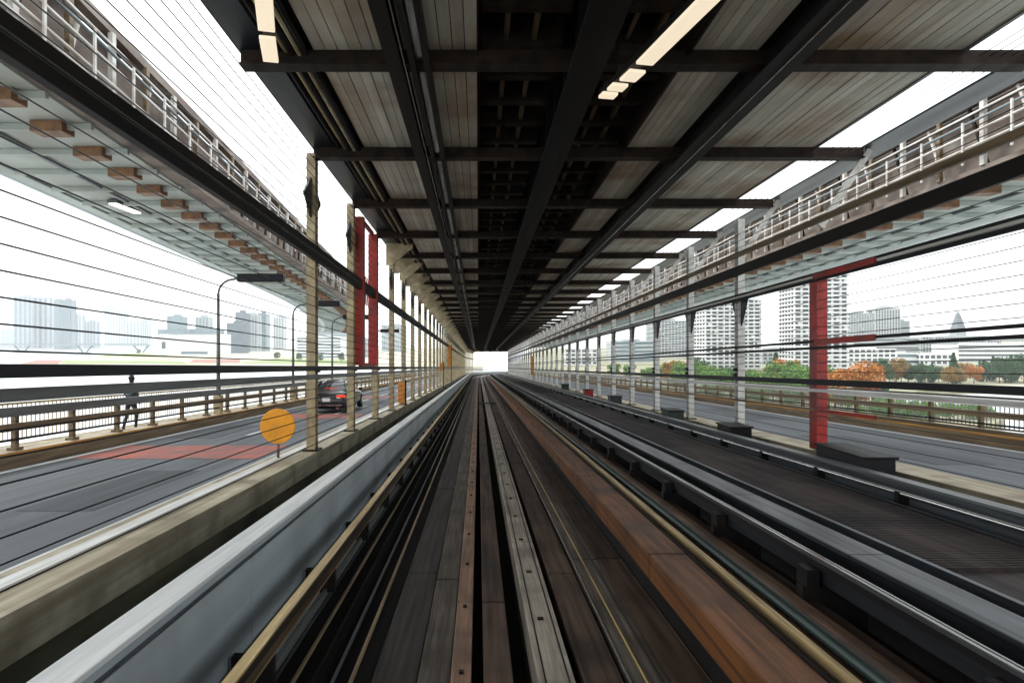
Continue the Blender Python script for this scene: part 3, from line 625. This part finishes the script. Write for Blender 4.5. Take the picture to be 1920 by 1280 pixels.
# ------------------------------------------------------------------ black car
def make_car(cx, cy, zr):
    r = empty('parked_car', (cx, cy, zr))
    def loft(st, ring): # st: list of y ; ring(y)-> list of (x,z)
        rings = [ring(s_) for s_ in st]; n_ = len(rings[0]); vs_ = []; fs_ = []
        for s_, rg in zip(st, rings): vs_ += [(cx+a_, cy+s_, zr+b_) for a_, b_ in rg]
        for j in range(len(st)-1):
            for i in range(n_): fs_.append((j*n_+i, j*n_+(i+1) % n_, (j+1)*n_+(i+1) % n_, (j+1)*n_+i))
        fs_ += [tuple(range(n_)), tuple(reversed(range((len(st)-1)*n_, len(st)*n_)))]
        return MB().add(vs_, fs_)
    def lerp(tab, y_):
        for (a_, b_), (c_, d_) in zip(tab, tab[1:]):
            if y_ <= c_: return b_+(d_-b_)*(y_-a_)/(c_-a_)
        return tab[-1][1]
    belt = [(-2.40, .62), (-2.34, .93), (-2.2, 1.02), (-1.6, 1.05), (0, .96), (.9, .93), (2.0, .80), (2.3, .62), (2.38, .5)]
    hw = [(-2.40, .74), (-2.3, .84), (-2.0, .90), (0, .92), (1.7, .90), (2.2, .80), (2.38, .64)]
    zb_ = [(-2.4, .34), (-2.2, .24), (2.1, .22), (2.38, .3)]
    def ring(y_):
        h, w_, z0 = lerp(belt, y_), lerp(hw, y_), lerp(zb_, y_)
        return [(-w_*.9, z0), (-w_, z0+.12), (-w_, z0+(h-z0)*.62), (-w_*.97, h-.09), (-w_*.86, h), (0, h+.02), (w_*.86, h), (w_*.97, h-.09), (w_, z0+(h-z0)*.62), (w_, z0+.12), (w_*.9, z0), (0, z0)]
    loft([-2.40, -2.36, -2.25, -2.0, -1.5, -1, 0, .8, 1.4, 2.0, 2.25, 2.36, 2.38], ring).build('body', 'car_paint', r, smooth=True, sub=2)
    rf_ = [(-1.72, .99), (-1.05, 1.36), (-.5, 1.45), (.1, 1.44), (.5, 1.35), (1.15, .93)]
    def cab(y_):
        h = lerp(rf_, y_); b_ = min(h, lerp(belt, y_)+.0)-.03; t_ = (h-b_)
        return [(-.80, b_), (-.80+.22*t_/.5, h-.06*min(1, t_*3)), (-.66+.2*t_/.5, h), (0, h+.03), (.66-.2*t_/.5, h), (.80-.22*t_/.5, h-.06*min(1, t_*3)), (.80, b_)]
    loft([-1.72, -1.4, -1.05, -.75, -.5, -.2, .1, .5, .85, 1.15], cab).build('windows', 'car_glass', r, smooth=True, sub=1)
    def roofr(y_):
        h = lerp(rf_, y_)+.012; return [(-.52, h-.035), (-.45, h+.006), (0, h+.035), (.45, h+.006), (.52, h-.035), (0, h-.02)]
    loft([-1.0, -.75, -.5, -.2, .1, .45], roofr).build('roof', 'car_paint', r, smooth=True, sub=1)
    for s in (-1, 1):
        MB().bar((cx+s*.78, cy-1.66, zr+1.0), (cx+s*.53, cy-1.0, zr+1.40), .07, .05).build('pillar', 'car_paint', r)
        MB().bar((cx+s*.785, cy-.3, zr+.98), (cx+s*.56, cy-.25, zr+1.42), .05, .06).build('pillar', 'car_paint', r)
        lt = MB().box(cx+min(s*.44, s*.84), cx+max(s*.44, s*.84), cy-2.43, cy-2.28, zr+.77, zr+.89).build('tail_light', 'tail_red', r, bevel=.03)
        MB().box(cx+min(s*.46, s*.62), cx+max(s*.46, s*.62), cy-2.44, cy-2.425, zr+.745, zr+.79).build('reverse_lamp', 'plate_white', lt)
        MB().box(cx+min(s*.92, s*1.08), cx+max(s*.92, s*1.08), cy+.45, cy+.62, zr+.92, zr+1.06).build('mirror', 'car_paint', r, bevel=.03)
        MB().cyl((cx+s*.5, cy-2.42, zr+.3), .045, .08, 'y', 12).build('exhaust', 'chrome', r)
        for yy in (-1.45, 1.38):
            wh = MB().cyl((cx+s*.82, cy+yy, zr+.325), .325, .21, 'x', 28).build('wheel', 'rubber', r, bevel=.02)
            rm = MB().cyl((cx+s*.93, cy+yy, zr+.325), .21, .02, 'x', 20)
            rm.build('rim', 'chrome', wh)
    MB().box(cx-.17, cx+.17, cy-2.445, cy-2.41, zr+.60, zr+.76).build('number_plate', 'plate_white', r)
    MB().box(cx-.42, cx+.42, cy-2.43, cy-2.40, zr+.80, zr+.83).build('trunk_trim', 'chrome', r)
    MB().box(cx-.28, cx+.28, cy-1.52, cy-1.50, zr+1.12, zr+1.15).build('brake_light', 'tail_red', r)
    MB().box(cx-.70, cx+.70, cy-2.43, cy-2.38, zr+.42, zr+.45).build('bumper_trim', 'chrome', r)
    tag(r, 'black sedan with lit red tail lights driving away on the left road', 'car')
    r.name = 'black_car'
make_car(-6.75, 32.0, -2.045-SL*32.0)

# ------------------------------------------------------------------ walker behind the left barrier
def make_person(x, y, zg):
    r = empty('person', (x, y, zg))
    J = [((0, 0, .93), .135), ((0, 0, 1.12), .13), ((0, .02, 1.36), .15), ((0, .02, 1.48), .06), ((0, .04, 1.56), .075), ((0, .045, 1.66), .088),
         ((.19, .02, 1.40), .055), ((.24, -.08, 1.14), .042), ((.22, .08, .92), .034), ((-.19, .02, 1.40), .055), ((-.24, .10, 1.15), .042), ((-.21, .26, .98), .034),
         ((.09, 0, .86), .09), ((.10, .17, .50), .062), ((.10, .10, .08), .045), ((.10, .24, .04), .04), ((-.09, 0, .86), .09), ((-.10, -.06, .48), .062), ((-.10, -.27, .12), .045), ((-.10, -.16, .04), .04)]
    E = [(0, 1), (1, 2), (2, 3), (3, 4), (4, 5), (2, 6), (6, 7), (7, 8), (2, 9), (9, 10), (10, 11), (0, 12), (12, 13), (13, 14), (14, 15), (0, 16), (16, 17), (17, 18), (18, 19)]
    me = bpy.data.meshes.new('body'); me.from_pydata([j[0] for j in J], E, []); o = bpy.data.objects.new('body', me); col.objects.link(o); o.parent = r
    o.data.materials.append(MAT['cloth_dark']); mod = o.modifiers.new('skin', 'SKIN')
    for i, (p_, rad) in enumerate(J): me.skin_vertices[0].data[i].radius = (rad, rad)
    me.skin_vertices[0].data[0].use_root = True
    s_ = o.modifiers.new('sub', 'SUBSURF'); s_.levels = 2; s_.render_levels = 2
    def ell(c_, rx, ry, rz, nm, mt):
        bm = bmesh.new(); bmesh.ops.create_uvsphere(bm, u_segments=14, v_segments=10, radius=1)
        for v_ in bm.verts: v_.co = Vector((c_[0]+v_.co.x*rx, c_[1]+v_.co.y*ry, c_[2]+v_.co.z*rz))
        m2 = bpy.data.meshes.new(nm); bm.to_mesh(m2); bm.free(); m2.materials.append(MAT[mt]); q = bpy.data.objects.new(nm, m2); col.objects.link(q); q.parent = r
    ell((0, .06, 1.645), .082, .10, .115, 'head', 'skin'); ell((0, .03, 1.675), .092, .105, .10, 'hair', 'hair')
    ell((.22, .10, .88), .035, .04, .06, 'hand', 'skin'); ell((-.21, .30, .96), .035, .04, .06, 'hand', 'skin')
    ell((0, .02, 1.0), .19, .145, .13, 'jacket_hem', 'cloth_pink'); ell((0, -.10, 1.30), .14, .09, .2, 'backpack', 'window_blue')
    tag(r, 'person in dark clothes with a pink hem walking behind the left road barrier', 'person')
make_person(-11.05, 21.2, -2.02-SL*21.2)

# ------------------------------------------------------------------ buildings
def tower(u0, u1, vt, Y, wall, label, fl=3.2, style='grid', dep=None, rot=0., win='window_dark', crown=None, zb=GZ, name='apartment_tower', bays=None, group=None):
    x0, x1 = (u0-897)/1250*Y, (u1-897)/1250*Y; zt = (643-vt)/1250*Y; wd = x1-x0; dep = dep or wd*.8; cx = (x0+x1)/2
    r = empty(name, (cx, Y, zb)); H = zt-zb; n_ = max(2, int(round(H/fl))); fh = H/n_
    c_, s_ = math.cos(rot), math.sin(rot)
    def T(mb_):
        mb_.v = [((a_-cx)*c_-(b_-Y)*s_+cx, (a_-cx)*s_+(b_-Y)*c_+Y, q_) for a_, b_, q_ in mb_.v]; return mb_
    T(MB().box(x0, x1, Y, Y+dep, zb, zt)).build('wall', wall, r)
    nb = bays or max(3, int(wd/ (4.5 if style != 'vert' else 5)))
    if style in ('grid', 'balcony'):
        wm = MB()
        for i in range(n_):
            za = zb+i*fh
            if style == 'balcony':
                T(MB().box(x0-.5, x1+.5, Y-1.3, Y-.02, za+fh*.93, za+fh*1.3 if i < n_-1 else za+fh)).build('balcony', wall, r)
                T(MB().box(x0-.9, x0-.02, Y-.5, Y+dep, za+fh*.93, za+fh*1.0)).build('side_slab', wall, r)
            for j in range(nb):
                a_ = x0+wd*(j+.16)/nb; b_ = x0+wd*(j+.84)/nb
                if (i*7+j*3) % 11 == 0: b_ = a_+(b_-a_)*.5
                T2 = MB().box(a_, b_, Y-.06, Y+.05, za+fh*.34, za+fh*.9); wm.add(T(T2).v, T2.f)
            nd = max(2, int(dep/5))
            for j in range(nd):
                for sx in (x0, x1):
                    T2 = MB().box(sx-.06, sx+.06, Y+dep*(j+.2)/nd, Y+dep*(j+.8)/nd, za+fh*.34, za+fh*.9); wm.add(T(T2).v, T2.f)
        wm.build('window', win, r, kind='stuff')
        if style == 'balcony':
            for j in range(0, nb+1, 3): T(MB().box(x0+wd*j/nb-.35, x0+wd*j/nb+.35, Y-1.45, Y-.03, zb, zt)).build('fin', wall, r)
    elif style == 'vert':
        for j in range(nb): T(MB().box(x0+wd*(j+.3)/nb, x0+wd*(j+.75)/nb, Y-.1, Y+.1, zb+6, zt-3)).build('window_strip', win, r)
        for sx in (x0, x1): T(MB().box(sx-.1, sx+.1, Y+dep*.3, Y+dep*.7, zb+6, zt-3)).build('window_strip', win, r)
        wm = MB()
        for i in range(1, n_, 2):
            T2 = MB().box(x0-.15, x1+.15, Y-.25, Y-.11, zb+i*fh, zb+i*fh+.7); wm.add(T(T2).v, T2.f)
        wm.build('floor_band', wall, r, kind='stuff')
    elif style == 'band':
        for i in range(n_): T(MB().box(x0+wd*.02, x1-wd*.02, Y-.12, Y+.1, zb+i*fh+fh*.35, zb+i*fh+fh*.8)).build('window_band', win, r)
    T(MB().box(x0+wd*.3, x0+wd*.7, Y+dep*.3, Y+dep*.7, zt, zt+min(5, H*.06)+1)).build('roof_plant', wall, r)
    T(MB().box(x0-.2, x1+.2, Y-.2, Y+.2, zt-.1, zt+.9)).build('parapet', wall, r)
    if crown == 'mast': T(MB().tube([(cx, Y+dep/2, zt), (cx, Y+dep/2, zt+H*.18)], .8, 6, .2)).build('mast', 'window_dark', r)
    tag(r, label, 'tower' if H > 35 else 'building', group)
    return r
# right bank
tower(1320, 1428, 562, 520, 'wall_white', 'white apartment tower with stacked balconies, right of the pale fence post', 3.0, 'balcony', 26, .10)
tower(1490, 1588, 515, 450, 'wall_white', 'tallest white apartment tower with balconies behind the red upright', 2.9, 'balcony', 26, -.06)
tower(1232, 1292, 602, 900, 'wall_pale', 'pale tower left of the white balcony tower', 3.3, 'grid', 40, .15)
tower(1590, 1640, 588, 1150, 'wall_pale', 'hazy pale slab block just right of the tallest white tower', 3.5, 'grid', 30)
tower(1641, 1688, 578, 1250, 'wall_pale', 'taller hazy pale slab block with vertical strips behind the red rail', 3.6, 'vert', 30)
tower(1688, 1706, 602, 1350, 'wall_cool', 'small hazy grey block at the right end of the pale slabs', 3.6, 'band', 30)
tower(1430, 1488, 655, 620, 'wall_pale', 'low white building with a row of windows between the two white towers', 3.6, 'grid', 24, name='low_building')
tower(1590, 1680, 655, 560, 'wall_white', 'white low block with rows of windows behind the orange tree', 3.4, 'grid', 24, name='low_building')
tower(1682, 1722, 662, 600, 'wall_white', 'small white hall with a blue window band and curved roof', 6, 'band', 28, name='low_building', win='window_blue')
tower(1733, 1788, 665, 590, 'wall_white', 'white boxy hall with a dark roof strip behind the trees', 4, 'grid', 24, name='low_building')
tower(1795, 1925, 646, 700, 'wall_white', 'long white waterfront building with dark window bands', 4.6, 'band', 40, name='waterfront_building')
tower(1928, 2040, 640, 760, 'wall_warm', 'cream office block at the right edge of the picture', 4.6, 'band', 40, name='waterfront_building')
tower(1600, 1725, 634, 860, 'wall_pale', 'long pale building rising behind the low white blocks', 4.8, 'band', 50, name='low_building')
tower(1730, 1920, 632, 1000, 'wall_pale', 'widest pale block along the skyline under the pointed tower', 5, 'grid', 50, name='low_building')
tower(1150, 1228, 640, 700, 'wall_pale', 'low pale building seen between the distant right fence posts', 4, 'band', 40, name='low_building', win='window_blue')
tower(1060, 1120, 655, 600, 'wall_white', 'small white building beyond the far right fence', 4, 'grid', 30, name='low_building')
# pointed tower
x, y, z = far(1796, 583, 1500); r = empty('pointed_tower', (x, y, GZ))
MB().box(x-10, x+10, y-12, y+12, GZ, z-42).build('shaft', 'wall_cool', r)
MB().add([(x-10, y-12, z-42), (x+10, y-12, z-42), (x+10, y+12, z-42), (x-10, y+12, z-42), (x-3, y-4, z-8), (x+3, y-4, z-8), (x+3, y+4, z-8), (x-3, y+4, z-8), (x, y, z)], [(0, 1, 5, 4), (1, 2, 6, 5), (2, 3, 7, 6), (3, 0, 4, 7), (4, 5, 8), (5, 6, 8), (6, 7, 8), (7, 4, 8)]).build('spire', 'wall_slate', r)
for q in range(4): MB().box(x-7.5+q*1.3, x+7.5-q*1.3, y-12.4+q*2, y-11.6+q*2, z-40+q*8, z-38+q*8).build('window_band', 'window_dark', r)
tag(r, 'grey pointed tower with a tapering spire on the right skyline', 'tower')
# curved roof arch of the hall
x0 = (1675-897)/1250*600; x1 = (1730-897)/1250*600
MB().tube([(x0+(x1-x0)*i/10, 598, (643-650)/1250*600+6*math.sin(math.pi*i/10*.5+math.pi/2)) for i in range(11)], .8, 6).build('roof_arch', 'wall_cool', smooth=True)
tag(bpy.data.objects['roof_arch'], 'thin curved roof arch above the small white hall', 'roof arch')
# left skyline
SK = [(25, 60, 556, 2300, 'cool', 'vert', 'tall grey tower at the far left of the skyline, twin of the one beside it'), (61, 100, 558, 2350, 'pale', 'vert', 'wide pale grey tower second from the left of the skyline'),
      (101, 112, 563, 2250, 'teal', 'vert', 'narrow teal glass tower beside the wide pale one'), (113, 132, 562, 2200, 'slate', 'vert', 'dark blue grey tower with a flat cap, right of the narrow teal one'),
      (134, 152, 590, 2500, 'pale', 'vert', 'pale mid height tower right of the dark blue grey tower'), (157, 179, 602, 2400, 'cool', 'vert', 'shorter grey tower with a darker middle in the left skyline'),
      (0, 22, 618, 2600, 'pale', 'grid', 'low hazy block at the left edge of the skyline'), (196, 216, 573, 3600, 'pale', 'vert', 'very faint tall tower left of a slightly lower faint one'), (217, 236, 580, 3700, 'pale', 'vert', 'very faint tower just right of the tallest faint one'),
      (236, 262, 602, 3300, 'pale', 'vert', 'faint broad slab in the middle of the left skyline'), (263, 278, 598, 3200, 'cool', 'vert', 'faint narrow tower with a dark cap before the white hall'),
      (313, 342, 593, 1900, 'teal', 'grid', 'teal glass tower rising behind the white hall'), (366, 391, 594, 2000, 'cool', 'vert', 'grey tower right of the teal glass tower'),
      (295, 345, 618, 1700, 'teal', 'band', 'low teal block behind the left end of the white hall'), (345, 412, 617, 1750, 'teal', 'band', 'long low blue green block behind the white hall'),
      (441, 460, 586, 1500, 'slate', 'band', 'dark stepped tower just right of the nearest street lamp pole'), (461, 482, 590, 1600, 'cool', 'vert', 'grey blue tower between the dark stepped tower and a lighter one'), (483, 498, 588, 1650, 'teal', 'vert', 'light blue tower at the right of the dark stepped group'),
      (425, 455, 606, 1300, 'slate', 'band', 'dark low block at the foot of the dark stepped tower'), (512, 532, 594, 2200, 'pale', 'vert', 'faint pale tower between two street lamps'), (556, 640, 632, 900, 'white', 'band', 'white low terminal with thin dark window bands behind the lamp poles'),
      (585, 655, 622, 1200, 'pale', 'band', 'pale blocky building behind the low terminal'), (715, 760, 610, 1600, 'pale', 'grid', 'pale building seen between the distant left posts'), (640, 700, 636, 1000, 'pale', 'grid', 'low pale building seen through the red frame')]
for u0, u1, vt, Y, wl, st, lb in SK:
    tower(u0, u1, vt, Y, 'wall_'+wl, lb, 4.2, st, zb=GZ-1, name='distant_tower' if vt < 612 else 'distant_building', win='window_blue', dep=35, bays=4 if st == 'vert' else None)
# white exhibition hall
Y = 1100; x0, x1 = (283-897)/1250*Y, (412-897)/1250*Y; r = empty('white_hall', ((x0+x1)/2, Y, GZ)); zt = (643-626)/1250*Y
MB().box(x0+14, x1, Y, Y+50, GZ, zt).build('wall', 'wall_white', r)
MB().add([(x0, Y, GZ), (x0+14, Y, GZ), (x0+14, Y, zt), (x0, Y, zt*.55), (x0, Y+50, GZ), (x0+14, Y+50, GZ), (x0+14, Y+50, zt), (x0, Y+50, zt*.55)], [(0, 1, 2, 3), (4, 7, 6, 5), (0, 3, 7, 4), (3, 2, 6, 7)]).build('end_wing', 'wall_white', r)
MB().box(x0+18, x0+24, Y-.3, Y+.1, -9, 2).build('door', 'window_dark', r); MB().box(x0+50, x1-20, Y-.3, Y+.1, GZ+2, GZ+6).build('window_band', 'window_blue', r); MB().box(x0+30, x1-2, Y-.6, Y+.5, zt-1, zt+1).build('roof_edge', 'wall_cool', r)
tag(r, 'broad white windowless hall on the flat land left of the street lamp', 'hall')
# low bridge with V piers across the bay
r = empty('harbour_bridge', (-800, 1500, WZ)); MB().box(-1400, -745, 1500, 1512, -5.2, -2.6).build('deck', 'wall_cool', r); MB().box(-1400, -745, 1499.5, 1500, -2.2, -1.2).build('railing', 'wall_teal', r)
for u in (38, 156, 262):
    xc = (u-897)/1250*1500
    for s in (-1, 1): MB().bar((xc+s*3, 1506, WZ), (xc+s*17, 1506, -5.3), 3, 3).build('pier_leg', 'wall_teal', r)
    MB().box(xc-12, xc+12, 1500, 1512, WZ-.5, WZ+1.5).build('pier_base', 'wall_grey', r)
tag(r, 'low flat bridge on V shaped piers across the bay at far left', 'bridge')

# ------------------------------------------------------------------ trees
def crown_mesh(seed, h, wd, mt, n_, leaf, conical=False):
    rg = random.Random(seed); b = MB(); blobs = []
    for i in range(17 if not conical else 12):
        if conical: tt = i/11; rad = wd*.5*(1-tt)*.7+.3; a_ = rg.uniform(0, 6.28); q = rg.uniform(0, wd*.2*(1-tt)); blobs.append((q*math.cos(a_), q*math.sin(a_), h*(.14+.80*tt), rad))
        else:
            a_ = rg.uniform(0, 6.28); q = wd*.34*math.sqrt(rg.random()); zz = h*(.24+.60*rg.random()); blobs.append((q*math.cos(a_), q*math.sin(a_), zz, wd*rg.uniform(.11, .25)))
    for i in range(n_):
        bx, by, bz, rad = rg.choice(blobs); v_ = Vector((rg.gauss(0, 1), rg.gauss(0, 1), rg.gauss(0, 1))).normalized(); q = rad*(rg.random()**.4)
        c_ = Vector((bx, by, bz))+Vector((v_.x*q, v_.y*q, v_.z*q*.85)); e = leaf*rg.uniform(.6, 1.3)
        n1 = Vector((rg.gauss(0, 1), rg.gauss(0, 1), rg.gauss(0, 1))).normalized(); n2 = n1.cross(Vector((rg.gauss(0, 1), rg.gauss(0, 1), rg.gauss(0, 1)))).normalized()
        b.v += [tuple(c_-n1*e*.5), tuple(c_+n2*e*.45), tuple(c_+n1*e*.5), tuple(c_-n2*e*.45)]; k = len(b.v)-4; b.f.append((k, k+1, k+2, k+3))
    me = bpy.data.meshes.new('crown'); me.from_pydata(b.v, [], b.f); me.materials.append(MAT[mt]); return me
def trunk_mesh(seed, h, wd, conical):
    rg = random.Random(seed+50); b = MB(); b.tube([(0, 0, -.3), (rg.uniform(-.1, .1), 0, h*.3), (rg.uniform(-.2, .2), rg.uniform(-.2, .2), h*(.85 if conical else .6))], h*.028, 7, h*.008)
    if not conical:
        for i in range(6):
            a_ = i*1.05+rg.random(); z0 = h*rg.uniform(.28, .45); b.tube([(0, 0, z0), (wd*.16*math.cos(a_), wd*.16*math.sin(a_), z0+h*.15), (wd*.32*math.cos(a_), wd*.32*math.sin(a_), z0+h*.3)], h*.013, 5, h*.004)
    me = b.mesh('trunk'); me.materials.append(MAT['bark']); return me
KINDS = {'autumn': ('leaf_autumn', False, 1.0, 'orange autumn tree'), 'gold': ('leaf_gold', False, 1.0, 'golden brown tree'), 'green': ('leaf_green', False, 1.0, 'bright green leafy tree'), 'dark': ('leaf_dark', False, .9, 'dark green rounded tree'), 'pine': ('leaf_dark', True, .5, 'dark green pointed conifer'), 'bush': ('leaf_green', False, 1.5, 'low bright green bush')}
TM = {}
for kn, (mt, con, asp, _) in KINDS.items():
    for q in range(2):
        TM[kn, q] = (crown_mesh(hash(mt) % 97 + q*11 + len(kn), 10, 10*asp, mt, 4200, .5, con), trunk_mesh(q+len(kn), 10, 10*asp, con))
rg = random.Random(21); TN = 0
CNT = {}
def nth(key):
    CNT[key] = CNT.get(key, 0)+1; return ORD[CNT[key]-1]
def tree(u, vb, h, kn, label=None, group=None):
    global TN
    x_, y_ = gpt(u, vb); r = empty('bush' if kn == 'bush' else 'tree', (x_, y_, GZ)); s = h/10; q = TN % 2; TN += 1
    c_ = inst(TM[kn, q][0], 'crown', r, (0, 0, 0)); t_ = inst(TM[kn, q][1], 'trunk', r, (0, 0, 0)); r.scale = (s*rg.uniform(.9, 1.15), s*rg.uniform(.9, 1.15), s); r.rotation_euler.z = rg.uniform(0, 6.28)
    tag(r, label or (KINDS[kn][3]+' in the waterfront park beyond the right road'), 'bush' if kn == 'bush' else 'tree', group)
tree(1566, 765, 13.6, 'autumn', 'round orange autumn tree beside the red upright, left of its darker neighbour'); tree(1612, 764, 14.6, 'autumn', 'largest orange autumn tree in the park, right of the red upright')
tree(1590, 768, 7, 'green', 'small green tree between the two orange autumn trees'); tree(1540, 772, 10, 'gold', 'golden tree partly behind the red upright')
tree(1650, 762, 8, 'dark', 'dark green tree directly right of the orange autumn trees')
for i, (u, vb, h, kn) in enumerate(sorted([(1265, 722, 10, 'gold'), (1290, 728, 11, 'green'), (1305, 722, 12, 'dark'), (1335, 738, 9, 'green'), (1350, 742, 9.5, 'green'), (1372, 735, 9, 'green'), (1410, 738, 8.5, 'green'), (1432, 742, 9, 'green'), (1455, 722, 13, 'pine'), (1468, 735, 12, 'green'),
                             (1474, 728, 11, 'autumn'), (1490, 748, 11, 'green'), (1512, 752, 10.5, 'green'), (1450, 752, 8, 'green'), (1390, 752, 7, 'bush'), (1330, 755, 6, 'bush'), (1530, 750, 9, 'dark'), (1480, 760, 6, 'bush'), (1420, 758, 5.5, 'bush'), (1275, 735, 8, 'green'), (1318, 730, 10, 'green'), (1360, 730, 9, 'dark'), (1395, 733, 9, 'green'), (1500, 738, 10, 'dark'), (1522, 742, 11, 'green'), (1445, 735, 9, 'gold')], key=lambda q_: -q_[0])):
    tree(u, vb, h*1.22, kn, group='mixed trees left of the red upright in the park', label=KINDS[kn][3]+', '+nth('a'+kn)+' of its kind leftward from the red upright')
for i, (u, h, kn) in enumerate([(1652, 12, 'dark'), (1668, 9, 'dark'), (1680, 12, 'gold'), (1690, 10, 'dark'), (1703, 9.5, 'dark'), (1716, 8, 'dark'), (1727, 8, 'pine'), (1735, 10, 'dark'), (1748, 9, 'pine'), (1760, 8, 'dark'), (1778, 8, 'gold'), (1788, 14, 'pine'), (1800, 7, 'gold'), (1812, 9, 'gold'), (1826, 8, 'autumn'), (1838, 8, 'pine'),
                             (1850, 11, 'dark'), (1862, 12, 'pine'), (1874, 12, 'dark'), (1884, 13, 'dark'), (1896, 13, 'pine'), (1908, 12, 'dark'), (1920, 14, 'dark'), (1932, 12, 'pine')]):
    tree(u, 716+rg.uniform(-2, 3), h*1.12, kn, group='row of trees along the lawn right of the orange trees', label=KINDS[kn][3]+' by the lawn, '+nth('b'+kn)+' right of the orange trees')
for u, vb, h, kn in sorted(((1700, 790, 5, 'bush'), (1725, 788, 5.5, 'bush'), (1752, 787, 5, 'bush'), (1780, 786, 5, 'bush'), (1805, 785, 4.5, 'bush'), (1830, 785, 4.2, 'bush'), (1850, 784, 3.6, 'bush'), (1668, 790, 6, 'bush'), (1640, 792, 6, 'bush'), (1740, 772, 3.5, 'bush'), (1690, 770, 3.5, 'bush'))):
    tree(u, vb, h, kn, group='bushes along the near shore on the right', label='low bright green bush, '+nth('c')+' from the red upright along the near water edge')
for u, vb in sorted(((1215, 715), (1240, 712), (1180, 708), (1150, 706), (560, 676), (600, 677), (640, 678), (260, 663), (290, 662), (520, 673))):
    tree(u, vb, rg.uniform(8, 11), 'dark' if vb < 700 else 'green', group='small far trees on the flat land', label='small far green tree, '+nth('d' if u < 900 else 'e')+(' from the left beyond the left road' if u < 900 else ' rightward of those seen through the distant right fence'))

# ------------------------------------------------------------------ haze
hz = MB().box(-7050, 7050, -310, 7550, WZ-1.5, 175).build('haze', 'wall_white', kind='stuff')
hm = bpy.data.materials.new('haze'); hm.use_nodes = True; ht = hm.node_tree; ht.nodes.clear()
ho = ht.nodes.new('ShaderNodeOutputMaterial'); hv = ht.nodes.new('ShaderNodeVolumePrincipled')
hv.inputs['Color'].default_value = (.95, .97, 1, 1); hv.inputs['Density'].default_value = .00013; hv.inputs['Anisotropy'].default_value = .2
ht.links.new(hv.outputs[0], ho.inputs['Volume']); hz.data.materials.clear(); hz.data.materials.append(hm)
